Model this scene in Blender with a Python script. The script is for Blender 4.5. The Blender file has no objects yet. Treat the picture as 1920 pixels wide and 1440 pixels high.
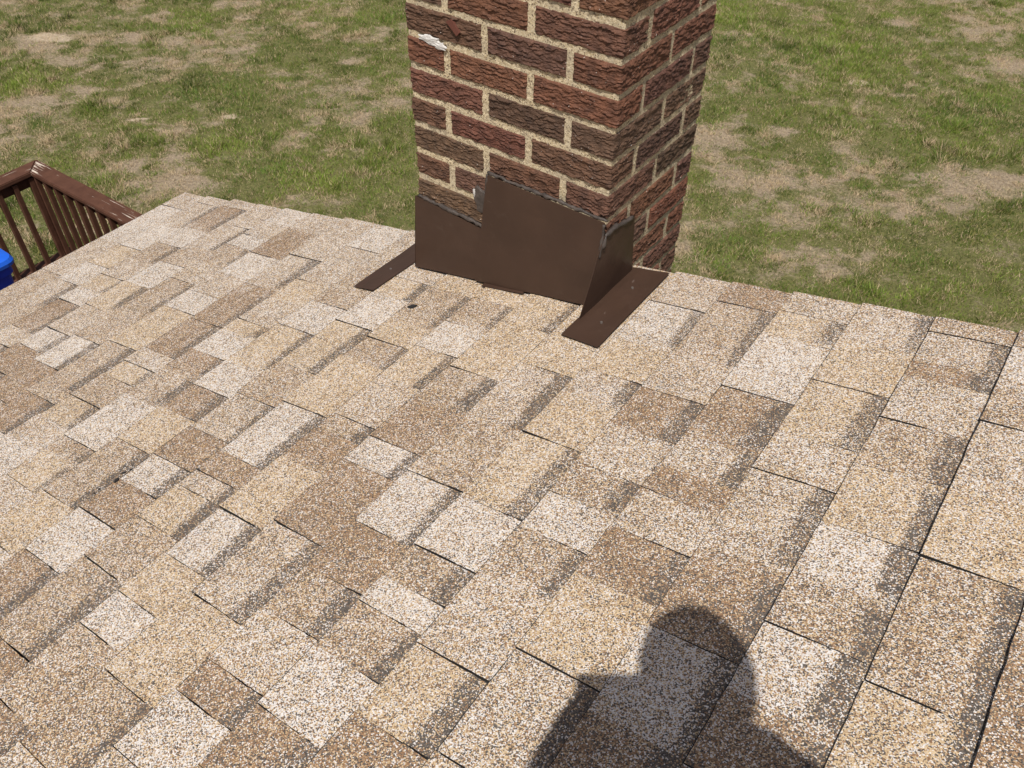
import bpy, bmesh, math, random
import numpy as np
from mathutils import Vector, Matrix

random.seed(7)
rng = np.random.default_rng(11)
scene = bpy.context.scene
COL = scene.collection

# ------------------------------------------------------------------ camera
CAM = Vector((0.7168, -1.347, 0.5884))
YAW, PITCH, ROLL = -0.6155, 0.7689, 0.0117
fw = Vector((math.sin(YAW) * math.cos(PITCH), math.cos(YAW) * math.cos(PITCH), -math.sin(PITCH)))
rt0 = fw.cross(Vector((0, 0, 1))).normalized()
up0 = rt0.cross(fw)
rt = math.cos(ROLL) * rt0 + math.sin(ROLL) * up0
up = -math.sin(ROLL) * rt0 + math.cos(ROLL) * up0
cd = bpy.data.cameras.new('camera')
cd.lens = 36 * 1603.85 / 1920
cd.sensor_width = 36
cd.clip_start = 0.02
cd.clip_end = 2000
camo = bpy.data.objects.new('camera', cd)
COL.objects.link(camo)
camo.matrix_world = Matrix(((rt.x, up.x, -fw.x, CAM.x), (rt.y, up.y, -fw.y, CAM.y), (rt.z, up.z, -fw.z, CAM.z), (0, 0, 0, 1)))
scene.camera = camo

# ------------------------------------------------------------------ sky and sun
SUN = Vector((0.1912, -0.4142, 0.8899)).normalized()
world = bpy.data.worlds.new('World')
scene.world = world
world.use_nodes = True
wn = world.node_tree
sky = wn.nodes.new('ShaderNodeTexSky')
sky.sky_type = 'NISHITA'
sky.sun_disc = False
sky.dust_density = 4.0
sky.sun_elevation = math.asin(SUN.z)
sky.sun_rotation = math.atan2(SUN.x, SUN.y)
wn.links.new(sky.outputs[0], wn.nodes['Background'].inputs[0])
wn.nodes['Background'].inputs[1].default_value = 0.072
sl = bpy.data.lights.new('sun', 'SUN')
sl.energy = 4.3
sl.angle = math.radians(0.53)
sl.color = (1.0, 0.962, 0.908)
so = bpy.data.objects.new('sun', sl)
COL.objects.link(so)
so.rotation_euler = (-SUN).to_track_quat('-Z', 'Y').to_euler()
so.location = SUN * 30
vs = scene.view_settings
vs.view_transform = 'Standard'
vs.look = 'None'
vs.exposure = 0.0
vs.gamma = 1
vs.use_curve_mapping = False

# ------------------------------------------------------------------ helpers
def tag(o, label=None, cat=None, group=None, kind=None):
    if label: o['label'] = label
    if cat: o['category'] = cat
    if group: o['group'] = group
    if kind: o['kind'] = kind
    return o

def empty(name, loc=(0, 0, 0)):
    o = bpy.data.objects.new(name, None)
    o.empty_display_size = 0.1
    o.location = loc
    COL.objects.link(o)
    return o

def link(name, me, mat, parent=None, loc=None):
    """mesh in world coordinates, origin moved to loc"""
    o = bpy.data.objects.new(name, me)
    COL.objects.link(o)
    for m in (mat if isinstance(mat, (list, tuple)) else [mat]):
        me.materials.append(m)
    if loc is not None:
        me.transform(Matrix.Translation(-Vector(loc)))
    else:
        loc = Vector((0, 0, 0))
    if parent is not None:
        o.parent = parent
        p = Vector((0, 0, 0)); q = parent
        while q is not None:
            p += Vector(q.location); q = q.parent
        o.location = Vector(loc) - p
    else:
        o.location = loc
    return o

def bm_obj(name, bm, mat, parent=None, loc='auto', smooth=False):
    me = bpy.data.meshes.new(name)
    bmesh.ops.recalc_face_normals(bm, faces=bm.faces[:])
    bm.to_mesh(me); bm.free()
    if smooth:
        for p in me.polygons: p.use_smooth = True
    if loc == 'auto':
        c = [Vector(v.co) for v in me.vertices]
        lo = Vector([min(v[i] for v in c) for i in range(3)]); hi = Vector([max(v[i] for v in c) for i in range(3)])
        loc = (lo + hi) / 2; loc.z = lo.z
    return link(name, me, mat, parent, loc)

def add_box(bm, lo, hi, bev=0.0, seg=2):
    r = bmesh.ops.create_cube(bm, size=1)
    vsn = r['verts']
    lo = Vector(lo); hi = Vector(hi)
    for v in vsn:
        v.co = Vector([(lo[i] + hi[i]) / 2 + v.co[i] * (hi[i] - lo[i]) for i in range(3)])
    if bev > 0:
        es = list({e for v in vsn for e in v.link_edges})
        bmesh.ops.bevel(bm, geom=es, offset=bev, segments=seg, profile=0.5, affect='EDGES')
    return bm

def box(name, lo, hi, mat, parent=None, bev=0.0, seg=2):
    bm = bmesh.new(); add_box(bm, lo, hi, bev, seg)
    return bm_obj(name, bm, mat, parent)

def tube(bm, pts, rad, n=8):
    """tapered tube along points"""
    rings = []
    pts = [Vector(p) for p in pts]
    for i, p in enumerate(pts):
        d = (pts[min(i + 1, len(pts) - 1)] - pts[max(i - 1, 0)]).normalized()
        a = d.orthogonal().normalized(); b = d.cross(a)
        r = rad[i] if isinstance(rad, (list, tuple)) else rad
        rings.append([bm.verts.new(p + a * math.cos(2 * math.pi * k / n) * r + b * math.sin(2 * math.pi * k / n) * r) for k in range(n)])
    for i in range(len(rings) - 1):
        for k in range(n):
            bm.faces.new((rings[i][k], rings[i][(k + 1) % n], rings[i + 1][(k + 1) % n], rings[i + 1][k]))
    bm.faces.new(rings[0][::-1]); bm.faces.new(rings[-1])

def sheet(bm, pts, thick, nrm):
    """thin plate from a planar polygon"""
    nrm = Vector(nrm).normalized()
    a = [bm.verts.new(Vector(p)) for p in pts]
    b = [bm.verts.new(Vector(p) + nrm * thick) for p in pts]
    bm.faces.new(a[::-1]); bm.faces.new(b)
    n = len(pts)
    for i in range(n):
        bm.faces.new((a[i], a[(i + 1) % n], b[(i + 1) % n], b[i]))

# value noise in numpy
_tab = rng.random((256, 256))
def vnoise(x, y):
    xi = np.floor(x).astype(int); yi = np.floor(y).astype(int)
    fx = x - xi; fy = y - yi
    fx = fx * fx * (3 - 2 * fx); fy = fy * fy * (3 - 2 * fy)
    t = lambda a, b: _tab[a % 256, b % 256]
    return (t(xi, yi) * (1 - fx) + t(xi + 1, yi) * fx) * (1 - fy) + (t(xi, yi + 1) * (1 - fx) + t(xi + 1, yi + 1) * fx) * fy
def fbm(x, y, o=4, g=0.5):
    s = 0; a = 1; tot = 0
    for i in range(o):
        s = s + a * vnoise(x * 2 ** i + 17.3 * i, y * 2 ** i - 9.1 * i); tot += a; a *= g
    return s / tot

# ------------------------------------------------------------------ materials
def mat(name):
    m = bpy.data.materials.new(name); m.use_nodes = True
    nt = m.node_tree
    return m, nt, nt.nodes['Principled BSDF']
def N(nt, t, **kw):
    n = nt.nodes.new(t)
    for k, v in kw.items(): setattr(n, k, v)
    return n
def setin(n, **kw):
    for k, v in kw.items(): n.inputs[k.replace('_', ' ')].default_value = v
def mixc(nt, fac, a, b, blend='MIX'):
    n = nt.nodes.new('ShaderNodeMix'); n.data_type = 'RGBA'; n.blend_type = blend
    for sock, v in ((n.inputs[0], fac), (n.inputs[6], a), (n.inputs[7], b)):
        if hasattr(v, 'is_linked'): nt.links.new(v, sock)
        elif isinstance(v, (int, float)): sock.default_value = v
        else: sock.default_value = (*v, 1)
    return n.outputs[2]
def mth(nt, op, a, b=0.5, c=0.5):
    n = nt.nodes.new('ShaderNodeMath'); n.operation = op
    for i, v in enumerate((a, b, c)):
        if hasattr(v, 'is_linked'): nt.links.new(v, n.inputs[i])
        else: n.inputs[i].default_value = v
    return n.outputs[0]
def noise(nt, vec, scale, detail=3, rough=0.5, ty='FBM', dist=0.0):
    n = nt.nodes.new('ShaderNodeTexNoise'); n.noise_type = ty
    n.inputs['Scale'].default_value = scale; n.inputs['Detail'].default_value = detail
    n.inputs['Roughness'].default_value = rough; n.inputs['Distortion'].default_value = dist
    if vec is not None: nt.links.new(vec, n.inputs['Vector'])
    return n.outputs[0]
def remap(nt, v, a, b, c=0.0, d=1.0):
    n = nt.nodes.new('ShaderNodeMapRange'); nt.links.new(v, n.inputs[0])
    for i, x in enumerate((a, b, c, d)): n.inputs[i + 1].default_value = x
    return n.outputs[0]
def bump(nt, h, strength, dist, bs):
    n = nt.nodes.new('ShaderNodeBump'); n.inputs['Strength'].default_value = strength
    n.inputs['Distance'].default_value = dist
    nt.links.new(h, n.inputs['Height']); nt.links.new(n.outputs[0], bs.inputs['Normal'])
def pos(nt):
    return N(nt, 'ShaderNodeNewGeometry').outputs['Position']
def vscale(nt, v, s):
    n = nt.nodes.new('ShaderNodeVectorMath'); n.operation = 'MULTIPLY'
    nt.links.new(v, n.inputs[0]); n.inputs[1].default_value = s
    return n.outputs[0]

# shingle granules: each granule takes one of four mineral colours, the share of each comes with the shingle
def make_shingle():
    m, nt, bs = mat('shingle_granules')
    P = pos(nt)
    vo = N(nt, 'ShaderNodeTexVoronoi'); nt.links.new(P, vo.inputs['Vector']); vo.inputs['Scale'].default_value = 600
    sep = N(nt, 'ShaderNodeSeparateColor'); nt.links.new(vo.outputs['Color'], sep.inputs[0])
    r = sep.outputs[0]
    blot = noise(nt, P, 38, 3, 0.6)
    blot2 = noise(nt, P, 7, 2, 0.5)
    r = mth(nt, 'ADD', r, mth(nt, 'MULTIPLY', mth(nt, 'SUBTRACT', blot, 0.5), 0.42))
    r = mth(nt, 'ADD', r, mth(nt, 'MULTIPLY', mth(nt, 'SUBTRACT', blot2, 0.5), 0.26))
    at = N(nt, 'ShaderNodeAttribute'); at.attribute_name = 'granule'
    s2 = N(nt, 'ShaderNodeSeparateColor'); nt.links.new(at.outputs['Color'], s2.inputs[0])
    g1 = mth(nt, 'GREATER_THAN', r, s2.outputs[0])
    g2 = mth(nt, 'GREATER_THAN', r, s2.outputs[1])
    g3 = mth(nt, 'GREATER_THAN', r, s2.outputs[2])
    dk = mixc(nt, sep.outputs[1], (0.055, 0.048, 0.042), (0.16, 0.134, 0.113))
    br = mixc(nt, sep.outputs[1], (0.22, 0.119, 0.061), (0.38, 0.242, 0.138))
    cr = mixc(nt, sep.outputs[1], (0.47, 0.33, 0.18), (0.64, 0.495, 0.32))
    wh = mixc(nt, sep.outputs[1], (0.54, 0.482, 0.432), (0.76, 0.725, 0.69))
    c = mixc(nt, g1, dk, br); c = mixc(nt, g2, c, cr); c = mixc(nt, g3, c, wh)
    nt.links.new(c, bs.inputs['Base Color'])
    setin(bs, Roughness=0.86); bs.inputs['Specular IOR Level'].default_value = 0.3
    h = mth(nt, 'ADD', mth(nt, 'MULTIPLY', sep.outputs[2], 0.7), mth(nt, 'MULTIPLY', mth(nt, 'SUBTRACT', 1.0, vo.outputs['Distance']), 0.5))
    bump(nt, h, 0.55, 0.0012, bs)
    return m
M_SH = make_shingle()

def simple(name, col, rough=0.7, var=0.25, scale=20, spec=0.4, bstr=0.0, bscale=60, bdist=0.002, metal=0.0):
    m, nt, bs = mat(name)
    P = pos(nt)
    f = noise(nt, P, scale, 4, 0.6)
    a = tuple(c * (1 - var) for c in col); b = tuple(min(1, c * (1 + var)) for c in col)
    nt.links.new(mixc(nt, remap(nt, f, 0.3, 0.7), a, b), bs.inputs['Base Color'])
    setin(bs, Roughness=rough, Metallic=metal); bs.inputs['Specular IOR Level'].default_value = spec
    if bstr > 0: bump(nt, noise(nt, P, bscale, 4, 0.6), bstr, bdist, bs)
    return m
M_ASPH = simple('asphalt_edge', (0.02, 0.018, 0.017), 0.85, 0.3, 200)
M_DECKING = simple('roof_sheathing', (0.3, 0.22, 0.14), 0.8)
M_SIDING = simple('pale_siding', (0.55, 0.53, 0.48), 0.6, 0.06, 3)
M_FASCIA = simple('white_trim', (0.62, 0.6, 0.57), 0.5, 0.06, 6)
M_FOUND = simple('concrete_block', (0.32, 0.31, 0.29), 0.9, 0.15, 10, 0.2, 0.4, 80, 0.004)

def make_flash(name, col, rough):
    m, nt, bs = mat(name)
    P = pos(nt)
    f = noise(nt, P, 9, 4, 0.6)
    dust = remap(nt, noise(nt, P, 30, 5, 0.7), 0.6, 0.8, 0.0, 0.05)
    c = mixc(nt, remap(nt, f, 0.3, 0.7), tuple(x * 0.9 for x in col), tuple(x * 1.12 for x in col))
    c = mixc(nt, dust, c, (0.35, 0.29, 0.24))
    # hairline scratches
    sc = noise(nt, vscale(nt, P, (18, 18, 420)), 1.0, 2, 0.5)
    c = mixc(nt, remap(nt, sc, 0.765, 0.79, 0, 0.16), c, (0.4, 0.33, 0.28))
    nt.links.new(c, bs.inputs['Base Color'])
    nt.links.new(remap(nt, noise(nt, P, 14, 3), 0.3, 0.7, rough - 0.05, rough + 0.08), bs.inputs['Roughness'])
    bs.inputs['Specular IOR Level'].default_value = 0.24
    bump(nt, noise(nt, P, 12, 2, 0.4), 0.25, 0.004, bs)
    return m
M_FLASH = make_flash('brown_coil_stock', (0.058, 0.033, 0.0225), 0.46)

def make_brick():
    m, nt, bs = mat('rustic_brick')
    P = pos(nt)
    oi = N(nt, 'ShaderNodeObjectInfo')
    at = oi.outputs['Color']
    f = noise(nt, P, 42, 5, 0.65)
    f2 = noise(nt, P, 260, 4, 0.7)
    c = mixc(nt, remap(nt, f, 0.3, 0.72), (0.5, 0.5, 0.52), (1.4, 1.34, 1.25))
    col = mixc(nt, 1.0, at, c, 'MULTIPLY')
    sc = N(nt, 'ShaderNodeSeparateColor'); sc.mode = 'HSV'
    col = mixc(nt, remap(nt, f2, 0.5, 0.75, 0, 0.35), col, (0.12, 0.055, 0.035))
    # dusty ledges and pale mineral specks
    spk = remap(nt, noise(nt, P, 230, 2, 0.4), 0.735, 0.76, 0, 0.8)
    col = mixc(nt, spk, col, (0.55, 0.5, 0.45))
    nt.links.new(col, bs.inputs['Base Color'])
    setin(bs, Roughness=0.72); bs.inputs['Specular IOR Level'].default_value = 0.35
    h1 = noise(nt, P, 120, 5, 0.7)
    h2 = noise(nt, vscale(nt, P, (60, 60, 150)), 1.0, 3, 0.55, 'FBM', 1.2)
    bump(nt, mth(nt, 'ADD', h1, mth(nt, 'MULTIPLY', h2, 1.4)), 0.85, 0.0032, bs)
    return m
M_BRICK = make_brick()

def make_mortar():
    m, nt, bs = mat('sand_mortar')
    P = pos(nt)
    vo = N(nt, 'ShaderNodeTexVoronoi'); nt.links.new(P, vo.inputs['Vector']); vo.inputs['Scale'].default_value = 420
    sep = N(nt, 'ShaderNodeSeparateColor'); nt.links.new(vo.outputs['Color'], sep.inputs[0])
    c = mixc(nt, sep.outputs[0], (0.46, 0.36, 0.21), (0.74, 0.63, 0.44))
    c = mixc(nt, mth(nt, 'GREATER_THAN', sep.outputs[1], 0.9), c, (0.18, 0.13, 0.09))
    st = remap(nt, noise(nt, P, 16, 5, 0.65), 0.42, 0.68, 0, 0.6)
    c = mixc(nt, st, c, (0.42, 0.36, 0.27))
    nt.links.new(c, bs.inputs['Base Color'])
    setin(bs, Roughness=0.95); bs.inputs['Specular IOR Level'].default_value = 0.15
    bump(nt, mth(nt, 'ADD', sep.outputs[2], mth(nt, 'MULTIPLY', noise(nt, P, 90, 3), 2.0)), 0.8, 0.0022, bs)
    return m
M_MORTAR = make_mortar()
M_CAULK = simple('grey_brown_sealant', (0.066, 0.053, 0.046), 0.5, 0.45, 60, 0.3, 0.5, 120, 0.003)
M_SMEAR = simple('white_mortar_smear', (0.56, 0.54, 0.51), 0.85, 0.15, 90, 0.2, 0.6, 150, 0.003)
M_NAIL = simple('galvanised_nail', (0.2, 0.17, 0.15), 0.4, 0.1, 50, 0.5, metal=0.4)
M_CHIP = simple('red_brick_chip', (0.12, 0.042, 0.028), 0.7, 0.1, 40)

def make_wood():
    m, nt, bs = mat('weathered_brown_deck_paint')
    P = pos(nt)
    at = N(nt, 'ShaderNodeAttribute'); at.attribute_name = 'grain'
    f = noise(nt, P, 14, 4, 0.6)
    c = mixc(nt, remap(nt, f, 0.3, 0.7), (0.072, 0.030, 0.018), (0.112, 0.050, 0.030))
    # paint flaked along the grain
    tc = N(nt, 'ShaderNodeTexCoord')
    g = noise(nt, vscale(nt, at.outputs['Vector'], (3.0, 95, 95)), 1.0, 4, 0.65)
    big = noise(nt, vscale(nt, at.outputs['Vector'], (2.2, 7, 7)), 1.0, 3, 0.6)
    wear = N(nt, 'ShaderNodeAttribute'); wear.attribute_name = 'wear'
    fl = mth(nt, 'ADD', mth(nt, 'MULTIPLY', g, 0.75), mth(nt, 'MULTIPLY', big, 0.35))
    fl = mth(nt, 'ADD', fl, mth(nt, 'MULTIPLY', wear.outputs['Fac'], 0.22))
    fl = remap(nt, fl, 0.715, 0.745)
    c = mixc(nt, fl, c, mixc(nt, g, (0.42, 0.33, 0.25), (0.72, 0.64, 0.54)))
    nt.links.new(c, bs.inputs['Base Color'])
    setin(bs, Roughness=0.72); bs.inputs['Specular IOR Level'].default_value = 0.22
    bump(nt, g, 0.35, 0.002, bs)
    return m
M_WOOD = make_wood()
M_BIN = simple('blue_moulded_plastic', (0.008, 0.05, 0.56), 0.42, 0.12, 5, 0.45, 0.15, 200, 0.001)
M_BINLID = simple('light_blue_moulded_plastic', (0.015, 0.12, 0.66), 0.38, 0.1, 5, 0.5, 0.15, 200, 0.001)
M_RUBBER = simple('black_rubber', (0.015, 0.015, 0.015), 0.7, 0.2, 20)

def make_ground():
    m, nt, bs = mat('dry_lawn_soil')
    P = pos(nt)
    at = N(nt, 'ShaderNodeAttribute'); at.attribute_name = 'dry'
    s = N(nt, 'ShaderNodeSeparateColor'); nt.links.new(at.outputs['Color'], s.inputs[0])
    f = noise(nt, P, 13, 7, 0.82)
    f2 = noise(nt, P, 34, 6, 0.8)
    gr = mixc(nt, remap(nt, f2, 0.3, 0.7), (0.06, 0.065, 0.022), (0.25, 0.235, 0.095))
    st = mixc(nt, remap(nt, f2, 0.3, 0.7), (0.12, 0.09, 0.06), (0.54, 0.43, 0.30))
    so_ = mixc(nt, remap(nt, f2, 0.3, 0.7), (0.36, 0.28, 0.195), (0.62, 0.51, 0.37))
    d = mth(nt, 'ADD', s.outputs[0], mth(nt, 'MULTIPLY', mth(nt, 'SUBTRACT', f, 0.5), 1.9))
    c = mixc(nt, remap(nt, d, 0.25, 0.7), gr, st)
    c = mixc(nt, remap(nt, mth(nt, 'ADD', s.outputs[1], mth(nt, 'MULTIPLY', mth(nt, 'SUBTRACT', f, 0.5), 0.8)), 0.45, 0.6), c, so_)
    nt.links.new(c, bs.inputs['Base Color'])
    setin(bs, Roughness=0.95); bs.inputs['Specular IOR Level'].default_value = 0.1
    bump(nt, mth(nt, 'ADD', f2, f), 0.8, 0.03, bs)
    return m
M_GROUND = make_ground()
def make_grass():
    m, nt, bs = mat('grass_blade')
    at = N(nt, 'ShaderNodeAttribute'); at.attribute_name = 'blade'
    nt.links.new(at.outputs['Color'], bs.inputs['Base Color'])
    setin(bs, Roughness=0.6); bs.inputs['Specular IOR Level'].default_value = 0.25
    tr = N(nt, 'ShaderNodeBsdfTranslucent'); nt.links.new(at.outputs['Color'], tr.inputs[0])
    mx = N(nt, 'ShaderNodeMixShader'); mx.inputs[0].default_value = 0.25
    nt.links.new(bs.outputs[0], mx.inputs[1]); nt.links.new(tr.outputs[0], mx.inputs[2])
    nt.links.new(mx.outputs[0], nt.nodes['Material Output'].inputs[0])
    return m
M_GRASS = make_grass()

# ------------------------------------------------------------------ lawn
GZ = -4.2
def unproj(px, z):
    d = fw + rt * ((px[0] - 960) / 1603.85) - up * ((px[1] - 720) / 1603.85)
    t = (z - CAM.z) / d.z
    return CAM + d * t
# dry, lush and bare places of this lawn: centre x y, half sizes, strength (measured once, stored in metres)
DRY = []
def patch(px, py, rx, ry, k):
    a = unproj((px, py), GZ); b = unproj((px + rx, py), GZ); c = unproj((px, py + ry), GZ)
    DRY.append((a.x, a.y, b.x - a.x, b.y - a.y, c.x - a.x, c.y - a.y, k))
for p in [(290, 75, 110, 18, 's'), (85, 85, 100, 28, 's'), (110, 185, 130, 10, 's'), (300, 30, 70, 14, 'd'), (690, 165, 110, 42, 'd'), (640, 225, 120, 30, 'd'),
          (515, 142, 34, 9, 's'), (395, 230, 26, 6, 'b'), (445, 212, 26, 6, 'b'), (275, 230, 30, 4, 'b'), (85, 78, 50, 10, 'b'), (20, 263, 40, 7, 's'), (160, 120, 50, 10, 's'),
          (1840, 40, 150, 55, 'd'), (1890, 130, 60, 30, 's'), (1560, 350, 190, 55, 'd'), (1760, 350, 170, 60, 'd'), (1410, 250, 90, 32, 's'), (1340, 300, 60, 35, 'd'),
          (1590, 155, 34, 5, 'b'), (1480, 240, 30, 8, 's'), (1420, 350, 60, 20, 's'), (1860, 330, 80, 26, 's'), (1690, 180, 26, 5, 's'), (420, 95, 50, 7, 's'), (560, 45, 70, 14, 'd'),
          (320, 115, 80, 5, 's'), (205, 165, 70, 6, 's'), (740, 60, 40, 12, 's'), (690, 80, 46, 8, 's'), (1400, 60, 60, 14, 'd'), (280, 300, 70, 10, 's'), (330, 340, 60, 14, 'd'),
          (1580, 95, 170, 60, 'g'), (1850, 205, 110, 60, 'g'), (1370, 25, 60, 35, 'g'), (350, 45, 70, 22, 'g'), (700, 35, 90, 12, 'g'), (560, 320, 120, 40, 'g'), (430, 270, 90, 30, 'g'),
          (1480, 480, 180, 30, 'd'), (1380, 470, 90, 30, 'g'), (1700, 560, 200, 20, 'g'), (420, 180, 90, 26, 'g'), (60, 160, 90, 14, 'g')]:
    patch(*p)

def lawn_fields(x, y):
    dry = 0.7 * (fbm(x * 0.6 + 3, y * 0.6, 4, 0.6) - 0.5) + 1.5 * (fbm(x * 2.9, y * 2.9 + 5, 5, 0.75) - 0.5) + 0.25
    bare = np.zeros_like(x); lush = np.zeros_like(x)
    wx = x + 0.5 * (fbm(x * 1.6, y * 1.6, 3) - 0.5); wy = y + 0.5 * (fbm(x * 1.6 + 40, y * 1.6, 3) - 0.5)
    for cx, cy, ax, ay, bx, by, k in DRY:
        det = ax * by - ay * bx
        u = ((wx - cx) * by - (wy - cy) * bx) / det
        v = ((wy - cy) * ax - (wx - cx) * ay) / det
        w = np.exp(-1.1 * (u * u + v * v))
        if k == 'd': dry = dry + 0.36 * w
        elif k == 's': dry = dry + 0.5 * w; bare = bare + 0.25 * w
        elif k == 'b': dry = dry + 0.5 * w; bare = bare + 1.0 * w
        else: dry = dry - 0.42 * w; lush = lush + w
    tf = np.clip((fbm(x * 3.4 + 51, y * 3.4 + 13, 4, 0.62) - 0.53) * 9, 0, 1)      # separate tufts that stayed green
    dry = np.clip(dry, 0, 1.05) - 0.6 * tf * (1 - np.clip(bare, 0, 1))
    sp = np.clip((fbm(x * 4.6 + 5, y * 4.6 + 77, 4, 0.6) - 0.56) * 8, 0, 1)          # thin straw spots in the green
    dry = dry + 0.28 * sp
    return np.clip(dry, 0, 1), np.clip(bare, 0, 1), np.clip(lush, 0, 1)

def build_lawn():
    xs = np.concatenate([[-400, -150, -60, -35, -25], np.arange(-20, 9, 0.1), [11, 15, 25, 60, 150, 400]])
    ys = np.concatenate([[-400, -150, -60, -25, -10, -5, -2], np.arange(-1, 24, 0.1), [27, 35, 60, 150, 400]])
    X, Y = np.meshgrid(xs, ys)
    Z = GZ + 0.10 * (fbm(X * 0.35, Y * 0.35, 3) - 0.5) + 0.035 * (fbm(X * 3, Y * 3, 3) - 0.5)
    dry, bare, lush = lawn_fields(X, Y)
    nx, ny = len(xs), len(ys)
    me = bpy.data.meshes.new('lawn')
    co = np.stack([X, Y, Z], -1).reshape(-1, 3)
    idx = np.arange(nx * ny).reshape(ny, nx)
    f = np.stack([idx[:-1, :-1], idx[:-1, 1:], idx[1:, 1:], idx[1:, :-1]], -1).reshape(-1, 4)
    me.from_pydata(co.tolist(), [], f.tolist())
    a = me.color_attributes.new('dry', 'FLOAT_COLOR', 'POINT')
    a.data.foreach_set('color', np.stack([dry, bare, lush, np.ones_like(dry)], -1).reshape(-1).astype(np.float32))
    for p in me.polygons: p.use_smooth = True
    o = link('lawn', me, M_GROUND)
    tag(o, 'patchy half dried lawn stretching behind the house', 'lawn', kind='structure')
build_lawn()

def build_grass():
    n = 4300000
    # seeds inside the ground the photograph looks at, a margin round it
    x = rng.uniform(-17, 5.5, n); y = rng.uniform(-1.5, 19, n)
    d = np.stack([x - CAM.x, y - CAM.y, np.full(n, GZ - CAM.z)], -1)
    zc = d @ np.array(fw); px = 960 + 1603.85 * (d @ np.array(rt)) / zc; py = 720 - 1603.85 * (d @ np.array(up)) / zc
    ok = (zc > 0) & (px > -260) & (px < 2180) & (py > -190) & (py < 720)
    x, y = x[ok], y[ok]
    dry, bare, lush = lawn_fields(x, y)
    clump = fbm(x * 7, y * 7, 3, 0.6)
    keep = rng.random(len(x)) < np.clip(1.0 - 0.5 * dry - 1.2 * bare + 2.6 * (clump - 0.5), 0.25, 1) * 0.97
    x, y, dry, bare, lush, clump = [v[keep] for v in (x, y, dry, bare, lush, clump)]
    n = len(x)
    Lb = (0.022 + 0.032 * rng.random(n)) * (0.55 + 1.0 * clump) * (1 + 0.45 * lush)
    # coarse tufts standing above the mown turf
    tuft = fbm(x * 1.9 + 90, y * 1.9, 2) * fbm(x * 5 + 9, y * 5, 2)
    Lb *= 1 + 1.3 * np.clip((tuft - 0.36) * 6, 0, 1)
    w = 0.0026 + 0.0030 * rng.random(n)
    a = rng.uniform(0, 2 * np.pi, n); b = rng.uniform(0, 2 * np.pi, n)
    lean = 0.35 + 0.6 * rng.random(n) + 0.25 * dry
    z0 = GZ - 0.045 + 0.10 * (fbm(x * 0.35, y * 0.35, 3) - 0.5) + 0.035 * (fbm(x * 3, y * 3, 3) - 0.5) + 0.035
    base = np.stack([x, y, z0], -1)
    side = np.stack([np.cos(a) * w, np.sin(a) * w, np.zeros(n)], -1)
    tip = base + np.stack([np.cos(b) * Lb * np.sin(lean), np.sin(b) * Lb * np.sin(lean), Lb * np.cos(lean)], -1)
    V = np.stack([base - side, base + side, tip], 1).reshape(-1, 3).astype(np.float32)
    # colours
    g1 = np.array([0.075, 0.105, 0.022]); g2 = np.array([0.15, 0.19, 0.05]); g3 = np.array([0.05, 0.085, 0.03])
    s1 = np.array([0.38, 0.295, 0.185]); s2 = np.array([0.25, 0.19, 0.118]); ol = np.array([0.17, 0.155, 0.05])
    t = rng.random((n, 1)); hue = np.clip(2.2 * (fbm(x * 1.1 + 31, y * 1.1, 3) - 0.5) + 0.5, 0, 1)[:, None]
    green = (g1 * (1 - t) + g2 * t) * hue + (g3 * (1 - t) + g1 * 1.2 * t) * (1 - hue)
    green = green * (1 + 0.35 * lush[:, None])
    dkt = np.clip((fbm(x * 4.1 + 60, y * 4.1, 3, 0.6) - 0.48) * 5, 0, 1)[:, None]
    green = green * np.array([1.74, 1.8, 1.2]) * (1 - 0.42 * dkt); ol = ol * 1.75
    straw = (s1 * t + s2 * (1 - t)) * 1.7
    dl = dry + 2.0 * (fbm(x * 5.3 + 7, y * 5.3, 3, 0.65) - 0.5)
    pd = np.clip(0.10 + 0.85 * np.clip(dl * 1.25 - 0.14, 0, 1), 0, 0.93)
    isd = (rng.random(n) < pd)[:, None]
    iso = (rng.random(n) < 0.22)[:, None]
    c = np.where(isd, straw, np.where(iso, ol, green))
    c = np.concatenate([c, np.ones((n, 1))], 1)
    C = np.repeat(c, 3, 0).astype(np.float32)
    me = bpy.data.meshes.new('grass')
    me.vertices.add(3 * n); me.vertices.foreach_set('co', V.reshape(-1))
    me.loops.add(3 * n); me.loops.foreach_set('vertex_index', np.arange(3 * n, dtype=np.int32))
    me.polygons.add(n); me.polygons.foreach_set('loop_start', np.arange(0, 3 * n, 3, dtype=np.int32))
    me.update(calc_edges=True)
    at = me.color_attributes.new('blade', 'FLOAT_COLOR', 'POINT'); at.data.foreach_set('color', C.reshape(-1))
    o = link('grass', me, M_GRASS)
    tag(o, 'short green and straw coloured grass of the lawn', 'grass', kind='stuff')
    print('blades', n)
build_grass()

# ------------------------------------------------------------------ house
SL, RZ, YR = 0.2523, -0.6164, 0.16          # roof slope, height at x = 0, rake line
CS = 1 / math.sqrt(1 + SL * SL)
NRM = Vector((-SL * CS, 0, CS))
def rp(x, y, h=0.0):
    return Vector((x, y, RZ + SL * x)) + NRM * h
EAVE = -1.7923; RIDGE = 2.45; YBACK = -3.4
house = empty('house', (0.9, -1.2, GZ))
tag(house, 'house under the tan asphalt shingle roof filling the foreground', 'house')
def slab(name, x0, x1, y0, y1, h0, h1, m, parent):
    bm = bmesh.new()
    sheet(bm, [rp(x0, y0, h0), rp(x1, y0, h0), rp(x1, y1, h0), rp(x0, y1, h0)], h1 - h0, NRM)
    return bm_obj(name, bm, m, parent)
roof = slab('roof', EAVE + 0.012, RIDGE, YBACK, YR - 0.015, -0.022, -0.004, M_ASPH, house)
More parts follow.
